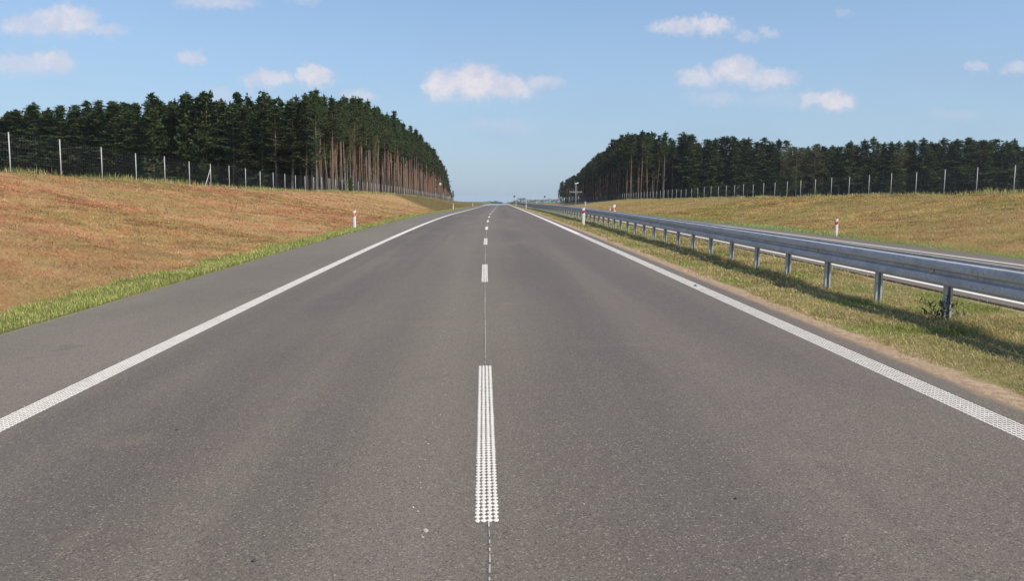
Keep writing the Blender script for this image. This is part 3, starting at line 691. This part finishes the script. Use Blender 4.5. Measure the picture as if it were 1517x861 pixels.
def make_tree(seed, H, cb, R, kind='pine', nbr=68, nper=22, size=.28):
    r = np.random.default_rng(seed); mb = MB(); bend = r.normal(0, .25, 2); th = H*.97
    def ax(z): t = z/H; return np.array([bend[0]*math.sin(t*2.6), bend[1]*math.sin(t*2.2), z])
    r0 = .135 if kind == 'pine' else .14
    zs = [-.4, 1.0, H*.25, H*.5, H*.75, th]; mb.tube([ax(z) for z in zs], [r0*1.25, r0, r0*.86, r0*.68, r0*.4, .03], 7, False)
    cen = []; 
    for i in range(nbr):
        t = (i+r.random())/nbr; z = H*(cb+(1-cb)*t*.97)
        if kind == 'pine': pr = (1-t)**(.52 if seed % 2 else .75)*(.60+.40*min(1, t*3.5+.2))*(.86+.22*math.sin(seed+t*5.3))+.04
        elif kind == 'round': pr = math.sqrt(max(0, 1-(2*t-.85)**2/1.4))
        else: pr = (1-t)**.75*.9+.10
        if kind == 'round': z = H*(cb+(1-cb)*t*.93)
        L = R*pr*r.uniform(.5, 1.25); az = r.uniform(0, 2*math.pi); el = r.normal(-.05+.75*t, .2) if kind != 'round' else r.normal(.45, .25)
        st = ax(z-max(0, L*math.sin(el))*.4); dr = np.array([math.cos(az)*math.cos(el), math.sin(az)*math.cos(el), math.sin(el)])
        end = st+dr*L
        if t > .12 and r.random() < (.16 if cb > .3 else .06): continue
        if L > .5: mb.tube([st, st+dr*L*.5+np.array([0, 0, -.05*L]), end], [.045 if L > 1.2 else .03, .028, .012], 4, False)
        k = max(2, int(L*2.1))
        for f in np.linspace(.30, 1.0, k):
            cen.append(st+dr*L*f+r.normal(0, .13+.10*L, 3)*np.array([1, 1, .5]))
    if kind != 'round':
        for q in range(6): cen.append(ax(H*(.885+.02*q))+r.normal(0, .14, 3)*(1.1-.2*q))
    if kind == 'pine' and cb > .3:                      # dead lower branch stubs
        for q in range(14):
            z = H*r.uniform(.25, cb+.05); az = r.uniform(0, 6.28); L = r.uniform(.3, 1.5)
            a = ax(z); mb.tube([a, a+np.array([math.cos(az)*L, math.sin(az)*L, r.uniform(-.1, .3)])], [.022, .008], 3, False)
    cen = np.array(cen)
    V, tint = tufts(r, cen, (.56, .56, .17) if kind != 'round' else (.6, .6, .5), nper, size)
    Vs, _ = tufts(r, np.array([ax(H*(1.0+.012*q)) for q in ((-4, -3, -2, -1, 0, 1) if seed % 2 == 0 else (-4, -3, -2))]), (.20, .20, .25), 12, .24, 1.5)
    if kind != 'round': V = np.concatenate([V, Vs]); tint = np.concatenate([tint, np.full(len(Vs), .5)])
    F = np.arange(len(V)).reshape(-1, 3)
    col = np.stack([tint]*3+[np.ones_like(tint)], -1)
    cm = npmesh('crown', V, F, False, col=col); tm = mb.mesh('trunk', True)
    return tm, cm, V, F, col
tall = [make_tree(10+i, 20, (.56, .64, .70, .60, .66, .50)[i], (2.7, 2.3, 1.9, 2.9, 2.1, 2.5)[i]) for i in range(6)]
midp = [make_tree(30+i, 18, (.26, .34, .30)[i], (2.6, 2.5, 2.8)[i], nbr=72) for i in range(3)]
lowp = [make_tree(40+i, 18, (.05, .09, .03, .12)[i], (2.8, 2.5, 3.0, 2.7)[i], kind='cone' if i == 1 else 'pine', nbr=130) for i in range(4)]
rnd = [make_tree(50+i, 15, (.12, .18)[i], (3.6, 3.2)[i], kind='round', nbr=95, nper=24, size=.30) for i in range(2)]
birch = [make_tree(60+i, 16, (.22, .30)[i], (2.6, 2.2)[i], kind='round', nbr=62, nper=16, size=.24) for i in range(2)]
H0 = {id(v): h for grp, h in ((tall, 20), (midp, 18), (lowp, 18), (rnd, 15), (birch, 16)) for v in grp for v in [v]}
for grp, fm, bmk in ((tall, M_PINE, M_BARK), (midp, M_PINE, M_BARK), (lowp, M_PINE, M_BARK), (rnd, M_LEAF, M_BARK), (birch, M_BIRCHLEAF, M_BIRCH)):
    for v in grp: v[0].materials.append(bmk); v[1].materials.append(fm)
TR = random.Random(77); COUNT = [0]
def tree(v, x, y, z, H, label, group=None, name='pine_tree', lean=(0, 0), wide=1.0, trunk_mat=None):
    k = H/H0[id(v)]; r = empty(name, (x, y, z), TR.uniform(0, 6.28)); r.rotation_euler = (lean[0], lean[1], TR.uniform(0, 6.28)); r.scale = (k*wide, k*wide, k)
    tag(r, label, 'tree', group); link('trunk', v[0], None, r); link('crown', v[1], None, r); COUNT[0] += 1
    return r
LX = [-260, 0, 30, 70, 110, 150, 205, 250, 275, 305, 330, 355, 400, 425, 470, 485, 510, 540, 560, 578, 600, 612, 625, 640, 650, 658, 664, 668]
LY = [150, 160, 157, 154, 158, 149, 153, 150, 143, 141, 150, 144, 152, 146, 138, 149, 148, 151, 160, 167, 184, 192, 206, 221, 237, 250, 270, 285]
RX = [824, 831, 846, 855, 868, 883, 897, 905, 930, 955, 985, 1010, 1050, 1100, 1150, 1200, 1240, 1280, 1330, 1395, 1450, 1517, 1800]
RY = [283, 272, 264, 259, 246, 231, 222, 208, 196, 196, 198, 203, 208, 206, 211, 212, 213, 209, 214, 209, 208, 212, 214]
def px_x(X, s):                      # photo column of a world point at eye height
    d = RMN.T @ (np.array([X, s, 6.0])-CAM); return W_PX/2+F_PX*d[0]/-d[2]
def height_for(X, s, z0, jit, xs, ys):
    x = px_x(X, s); y = np.interp(x, xs, ys)+jit; d = pix_dir(x, y); return float(CAM[2]+d[2]*s/d[1]-z0)
def zl_(u, s): return float(zg(u, s))
LAB_LF = ('dark dense pine in the left forest wall facing the camera, foliage reaching low', 'pines of the left forest front')
LAB_LS = ('tall bare trunked pine in the row behind the left fence beside the road', 'bare trunked pines along the left roadside edge')
LAB_RF = ('dark green pine in the right forest wall behind the far fence', 'pines of the right forest front')
LAB_RS = ('tall bare trunked pine at the road end corner of the right forest', 'bare trunked pines at the corner of the right forest')
ORD = 'first second third fourth fifth sixth seventh eighth ninth tenth eleventh twelfth thirteenth fourteenth fifteenth sixteenth seventeenth eighteenth nineteenth twentieth'.split()
LPX = [12, 84, 144, 194, 236, 273, 304, 326, 350, 372, 391, 409, 425, 440, 454, 467, 479]
RPX = [1509, 1449, 1398, 1354, 1315, 1281, 1252, 1224, 1199, 1178, 1158, 1140, 1124, 1109, 1095, 1082, 1070, 1059, 1048, 1038]
SEEN = {}
def front_label(x, side):
    if side == 'L':
        k = [i for i, p in enumerate(LPX) if p <= x]
        if x < 12 or x > 500: return None
        key = ('L', k[-1]); SEEN[key] = SEEN.get(key, 0)+1; n = SEEN[key]
        return None if n > 6 else 'dark left front pine, %s one right of the %s fence post from the left' % (ORD[n-1], ORD[k[-1]])
    k = [i for i, p in enumerate(RPX) if p <= x]
    if x > 1509 or not k: return None
    key = ('R', k[0]); SEEN[key] = SEEN.get(key, 0)+1; n = SEEN[key]
    return None if n > 8 else 'dark right front pine, %s one right of the %s fence post from the right' % (ORD[n-1], ORD[k[0]])
far_items = []                       # trees past the nearest ones, joined later
# left forest, face towards the camera
def face_left(u): return np.interp(-u, [28, 98, 150], [139, 166, 178])
for row in range(3):
    u = -28.8-row*.9
    while u > -112:
        s = float(face_left(u))+row*3.4+TR.uniform(-1.2, 1.2); X = float(xc(s))+u; z0 = zl_(u, s); x = px_x(X, s)
        H = height_for(X, s, z0, TR.choice((-5, -2, 1, 3, 6, 9, 12))+row*3, LX, LY)
        v = TR.choice(tall[:3]+midp) if x > 470 else (TR.choice(midp+lowp+midp) if x > 345 else TR.choice(lowp))
        if row == 0 and x > 470: v = TR.choice(tall)
        fl_ = front_label(x, 'L') if row == 0 else None; tree(v, X, s, z0, H, fl_ or LAB_LF[0], LAB_LF[1], wide=TR.uniform(1.25, 1.85) if x < 440 else TR.uniform(.95, 1.2)); u -= TR.uniform(2.2, 3.2)
# left forest, side along the road
for row in range(3):
    s = 143+row*1.3
    while s < (318, 255, 215)[row]:
        u = -28.2-row*3.0+TR.uniform(-.9, .9); X = float(xc(s))+u; z0 = zl_(u, s)
        H = height_for(X, s, z0, TR.choice((-5, 0, 4, 9, 14)), LX, LY); H = min(H, 23) if row else H
        tree(TR.choice(tall), X, s, z0, H, *LAB_LS, wide=TR.uniform(.85, 1.1)); s += TR.uniform(2.2, 3.4)*(1+(s-143)/260)
    s0 = s
    while s < 505:
        u = -28.2-row*3.0+TR.uniform(-.9, .9); X = float(xc(s))+u; z0 = zl_(u, s)
        H = height_for(X, s, z0, TR.choice((-3, 0, 3, 7)), LX, LY); far_items.append((TR.choice(tall if s < 480 else midp), X, s, z0, min(H, 23))); s += TR.uniform(2.8, 4.2)
for row in range(3, 9):
    s = 146
    while s < 500:
        u = -29-row*3.6+TR.uniform(-1.2, 1.2); far_items.append((TR.choice(midp if row < 5 else lowp), float(xc(s))+u, s, zl_(u, s), TR.uniform(15.5, 18))); s += TR.uniform(3.8, 6.0)*(1+(s-146)/200)
for row in range(3, 8):
    u = -36
    while u > -125:
        s = float(face_left(u))+row*3.6+TR.uniform(-1, 1); far_items.append((TR.choice(lowp+midp), float(xc(s))+u, s, zl_(u, s), TR.uniform(14, 16.5))); u -= TR.uniform(3.0, 4.5)
# right forest
def face_right(u): return np.interp(u, [43, 60, 240], [272, 285, 312])
n_left = COUNT[0]
for row in range(2):
    u = 43.5+row
    while u < 240:
        s = float(face_right(u))+row*3.8+TR.uniform(-1.5, 1.5); X = float(xc(s))+u; z0 = zl_(u, s); x = px_x(X, s)
        H = height_for(X, s, z0, TR.choice((-6, -2, 1, 4, 7, 3))+row*2, RX, RY)
        isb = row == 0 and (1148 < x < 1215 and TR.random() < .6 or 1320 < x < 1345)
        v = TR.choice(birch) if isb else TR.choice(tall) if x < 1000 else TR.choice(lowp+midp)
        if isb: tree(v, X, s, z0, H*.97, 'yellowish birch standing among the dark pines of the right forest wall', 'birches in the right forest front', 'birch_tree', wide=1.3)
        else:
            fl_ = front_label(x, 'R') if row == 0 and x >= 1038 else None; lb = LAB_RS if x < 1000 else LAB_RF
            tree(v, X, s, z0, H, fl_ or lb[0], lb[1], wide=TR.uniform(1.45, 2.2) if x > 1000 else TR.uniform(1.0, 1.3))
        u += TR.uniform(2.6, 3.8) if u < 200 else 5
for row in range(10):
    s = 278+row*2
    while s < 610:
        u = 43.5+row*3.4+TR.uniform(-1, 1); X = float(xc(s))+u; z0 = zl_(u, s)
        H = min(height_for(X, s, z0, TR.choice((-2, 0, 2, 4)), RX, RY), 24)
        if row < 1 and s < 400 and COUNT[0] < 285: tree(TR.choice(tall), X, s, z0, H, *LAB_RS, wide=TR.uniform(.9, 1.2))
        else: far_items.append((TR.choice(tall if s < 560 and row < 2 else midp if row < 5 else lowp), X, s, z0, H if row < 4 else min(H, 20)))
        s += TR.uniform(3.2, 4.8)*(1+(s-278)/400)*(1 if row < 4 else 1.4)
for row in range(2, 9):
    u = 46
    while u < 250:
        s = float(face_right(u))+row*4.0+TR.uniform(-1, 1); far_items.append((TR.choice(lowp+midp), float(xc(s))+u, s, zl_(u, s), TR.uniform(17.5, 20))); u += TR.uniform(3.4, 5.2)
# single trees one can tell apart
def pick(x, s, ytop, v, label, name='pine_tree', wide=1.0, lean=(0, 0)):
    d = pix_dir(x, 285); X = CAM[0]+d[0]*s/d[1]; u = X-float(xc(s)); z0 = zl_(u, s); dd = pix_dir(x, ytop); H = CAM[2]+dd[2]*s/dd[1]-z0
    return tree(v, X, s, z0, H, label, None, name, lean, wide)
pick(469, 136, 137, midp[1], 'tallest pointed pine at the road side corner of the left forest', wide=.9)
pick(505, 138, 175, birch[1], 'slender leaning pale tree crossing the bare trunks of the left forest', 'birch_tree', .5, (0, -.22))
pick(552, 150, 195, birch[1], 'pale slanting tree leaning right against the bare trunks of the left forest', 'birch_tree', .5, (0, .24))
pick(306, 146, 178, rnd[0], 'brighter green broadleaf tree in the left forest wall above the braced fence post', 'broadleaf_tree')
pick(262, 150, 172, rnd[1], 'smaller green broadleaf tree left of the braced fence post', 'broadleaf_tree')
pick(1165, 262, 246, rnd[1], 'low round green broadleaf tree in front of the right pines beside the birches', 'broadleaf_tree', 1.2)
pick(1206, 200, 277, rnd[0], 'young pale green bush behind the right fence beside the birches', 'bush', 1.3)
pick(520, 136, 262, rnd[1], 'low olive green bush under the bare trunks at the left forest corner', 'bush', .9)
pick(505, 137, 268, rnd[0], 'small bush at the foot of the tallest corner pine', 'bush', 1.4)
# the many trees deeper in and farther on, one joined mass
def low_mesh(v, keep):
    V, F, col = v[2], v[3], v[4]; n = len(F); sel = np.random.default_rng(3).choice(n, int(n*keep), replace=False)
    Vt = V.reshape(-1, 3, 3)[sel]; c = Vt.mean(1, keepdims=True); Vt = c+(Vt-c)*(1/keep)**.5
    return Vt.reshape(-1, 3), col.reshape(-1, 3, 4)[sel].reshape(-1, 4)
cache = {}; CV, CC, TV, TF = [], [], [], []; tb = 0
for (v, X, s, z0, H) in far_items:
    if id(v) not in cache: cache[id(v)] = low_mesh(v, .13)
    k = H/H0[id(v)]; a = TR.uniform(0, 6.28); R2 = np.array([[math.cos(a), -math.sin(a), 0], [math.sin(a), math.cos(a), 0], [0, 0, 1]])
    Vq, cq = cache[id(v)]; CV.append((Vq @ R2.T)*k+np.array([X, s, z0])); CC.append(cq*np.array([1, 1, 1, 1]))
    q = 5; ring = np.array([[math.cos(j*2*math.pi/q), math.sin(j*2*math.pi/q)] for j in range(q)])
    lx, ly = TR.uniform(-.4, .4), TR.uniform(-.4, .4)
    for zz, rr in ((-.3, .21), (H*.85, .07)): TV.append(np.concatenate([ring*rr+np.array([X+lx*max(zz, 0)/H, s+ly*max(zz, 0)/H]), np.full((q, 1), z0+zz)], 1))
    TF.append([(tb+j, tb+(j+1) % q, tb+q+(j+1) % q, tb+q+j) for j in range(q)]); tb += 2*q
CV = np.concatenate(CV); CC = np.concatenate(CC)
fw = empty('forest', (0, 0, 0)); tag(fw, 'mass of further pines filling the forests on both sides behind the front trees', 'forest', kind='stuff')
o = link('crown', npmesh('crowns', CV, np.arange(len(CV)).reshape(-1, 3), False, col=CC), M_PINE, fw); o['kind'] = 'stuff'
o = link('trunk', npmesh('trunks', np.concatenate(TV), np.array([f for g_ in TF for f in g_]), True), M_BARK, fw); o['kind'] = 'stuff'
print('trees', COUNT[0], 'far', len(far_items), 'crown tris', len(CV)//3)
# distant tree line on the horizon
r = np.random.default_rng(9); cen = []
for k in range(9000):
    u = r.uniform(-900, 1500); s = r.uniform(1500, 1900); X = float(xc(s))+u; x = px_x(X, s)
    env = np.interp(x, [400, 640, 715, 728, 735, 743, 747, 752, 757, 763, 769, 776, 780, 800, 830, 1500], [4, 4, 5, 9, 11, 8, 1, 1, 8, 12, 19, 19, 13, 13, 14, 13])
    if env < 2: continue
    cen.append((X, s, -5.9+r.random()**.7*env*(.75+.5*vnoise(X, 0, .03, 50))))
V, tint = tufts(r, np.array(cen), (4.5, 4.5, 1.0), 5, 2.2)
o = link('distant_woods', npmesh('distant_woods', V, np.arange(len(V)).reshape(-1, 3), col=np.stack([tint]*3+[np.ones_like(tint)], -1)), M_LEAF)
tag(o, 'thin dark line of far woods on the horizon beyond the road crest', 'woods', kind='stuff')

# ------------------------------------------------------------------ weed by the guard rail post
wd = empty('weed_plant', P(6.26, 11.0)); tag(wd, 'dark green bushy weed growing against the rail post at right', 'weed'); rr = random.Random(4)
M_WEED = plain('weed leaf', (.045, .085, .030), .6, 0, .3)
st = MB(); lf = MB()
for k in range(11):
    a = rr.uniform(2.0, 5.0) if k < 9 else rr.uniform(0, 6.28); L = rr.uniform(.30, .62); el = rr.uniform(.35, 1.2)
    d = Vector((math.cos(a)*math.cos(el), math.sin(a)*math.cos(el)*.6, math.sin(el))); pts = [Vector((0, 0, 0))+d*L*t+Vector((0, 0, -.18*L*t*t*t*2)) for t in (0, .33, .66, 1)]
    st.tube(pts, [.005, .004, .003, .0015], 4, False)
    for j in range(20):
        t = .2+.8*j/20; p = d*L*t+Vector((0, 0, -.18*L*t*t*t*2)); e = Vector((rr.uniform(-1, 1), rr.uniform(-1, 1), rr.uniform(-.2, .7))).normalized(); q = e.cross(Vector((0, 0, 1))).normalized()*.011
        l = rr.uniform(.06, .14); lf.add([p, p+e*l*.5-q, p+e*l, p+e*l*.5+q], [(0, 1, 2, 3)])
link('stem', st.mesh('stem'), M_WEED, wd); link('leaves', lf.mesh('leaves'), M_WEED, wd)['kind'] = 'stuff'

# ------------------------------------------------------------------ air
hz_ = MB().box((0, 1900, 12), (7990, 8600, 44)); ho = link('haze', hz_.mesh('haze')); ho['kind'] = 'stuff'
hm = bpy.data.materials.new('thin haze'); hm.use_nodes = True; hm.node_tree.nodes.clear(); ht = NT(hm.node_tree)
vol = ht.n('ShaderNodeVolumePrincipled', i_Color=(.80, .88, 1.0), i_Density=.00010); vol.inputs['Anisotropy'].default_value = .2
mo = ht.n('ShaderNodeOutputMaterial'); hm.node_tree.links.new(vol.outputs[0], mo.inputs['Volume']); ho.data.materials.append(hm)
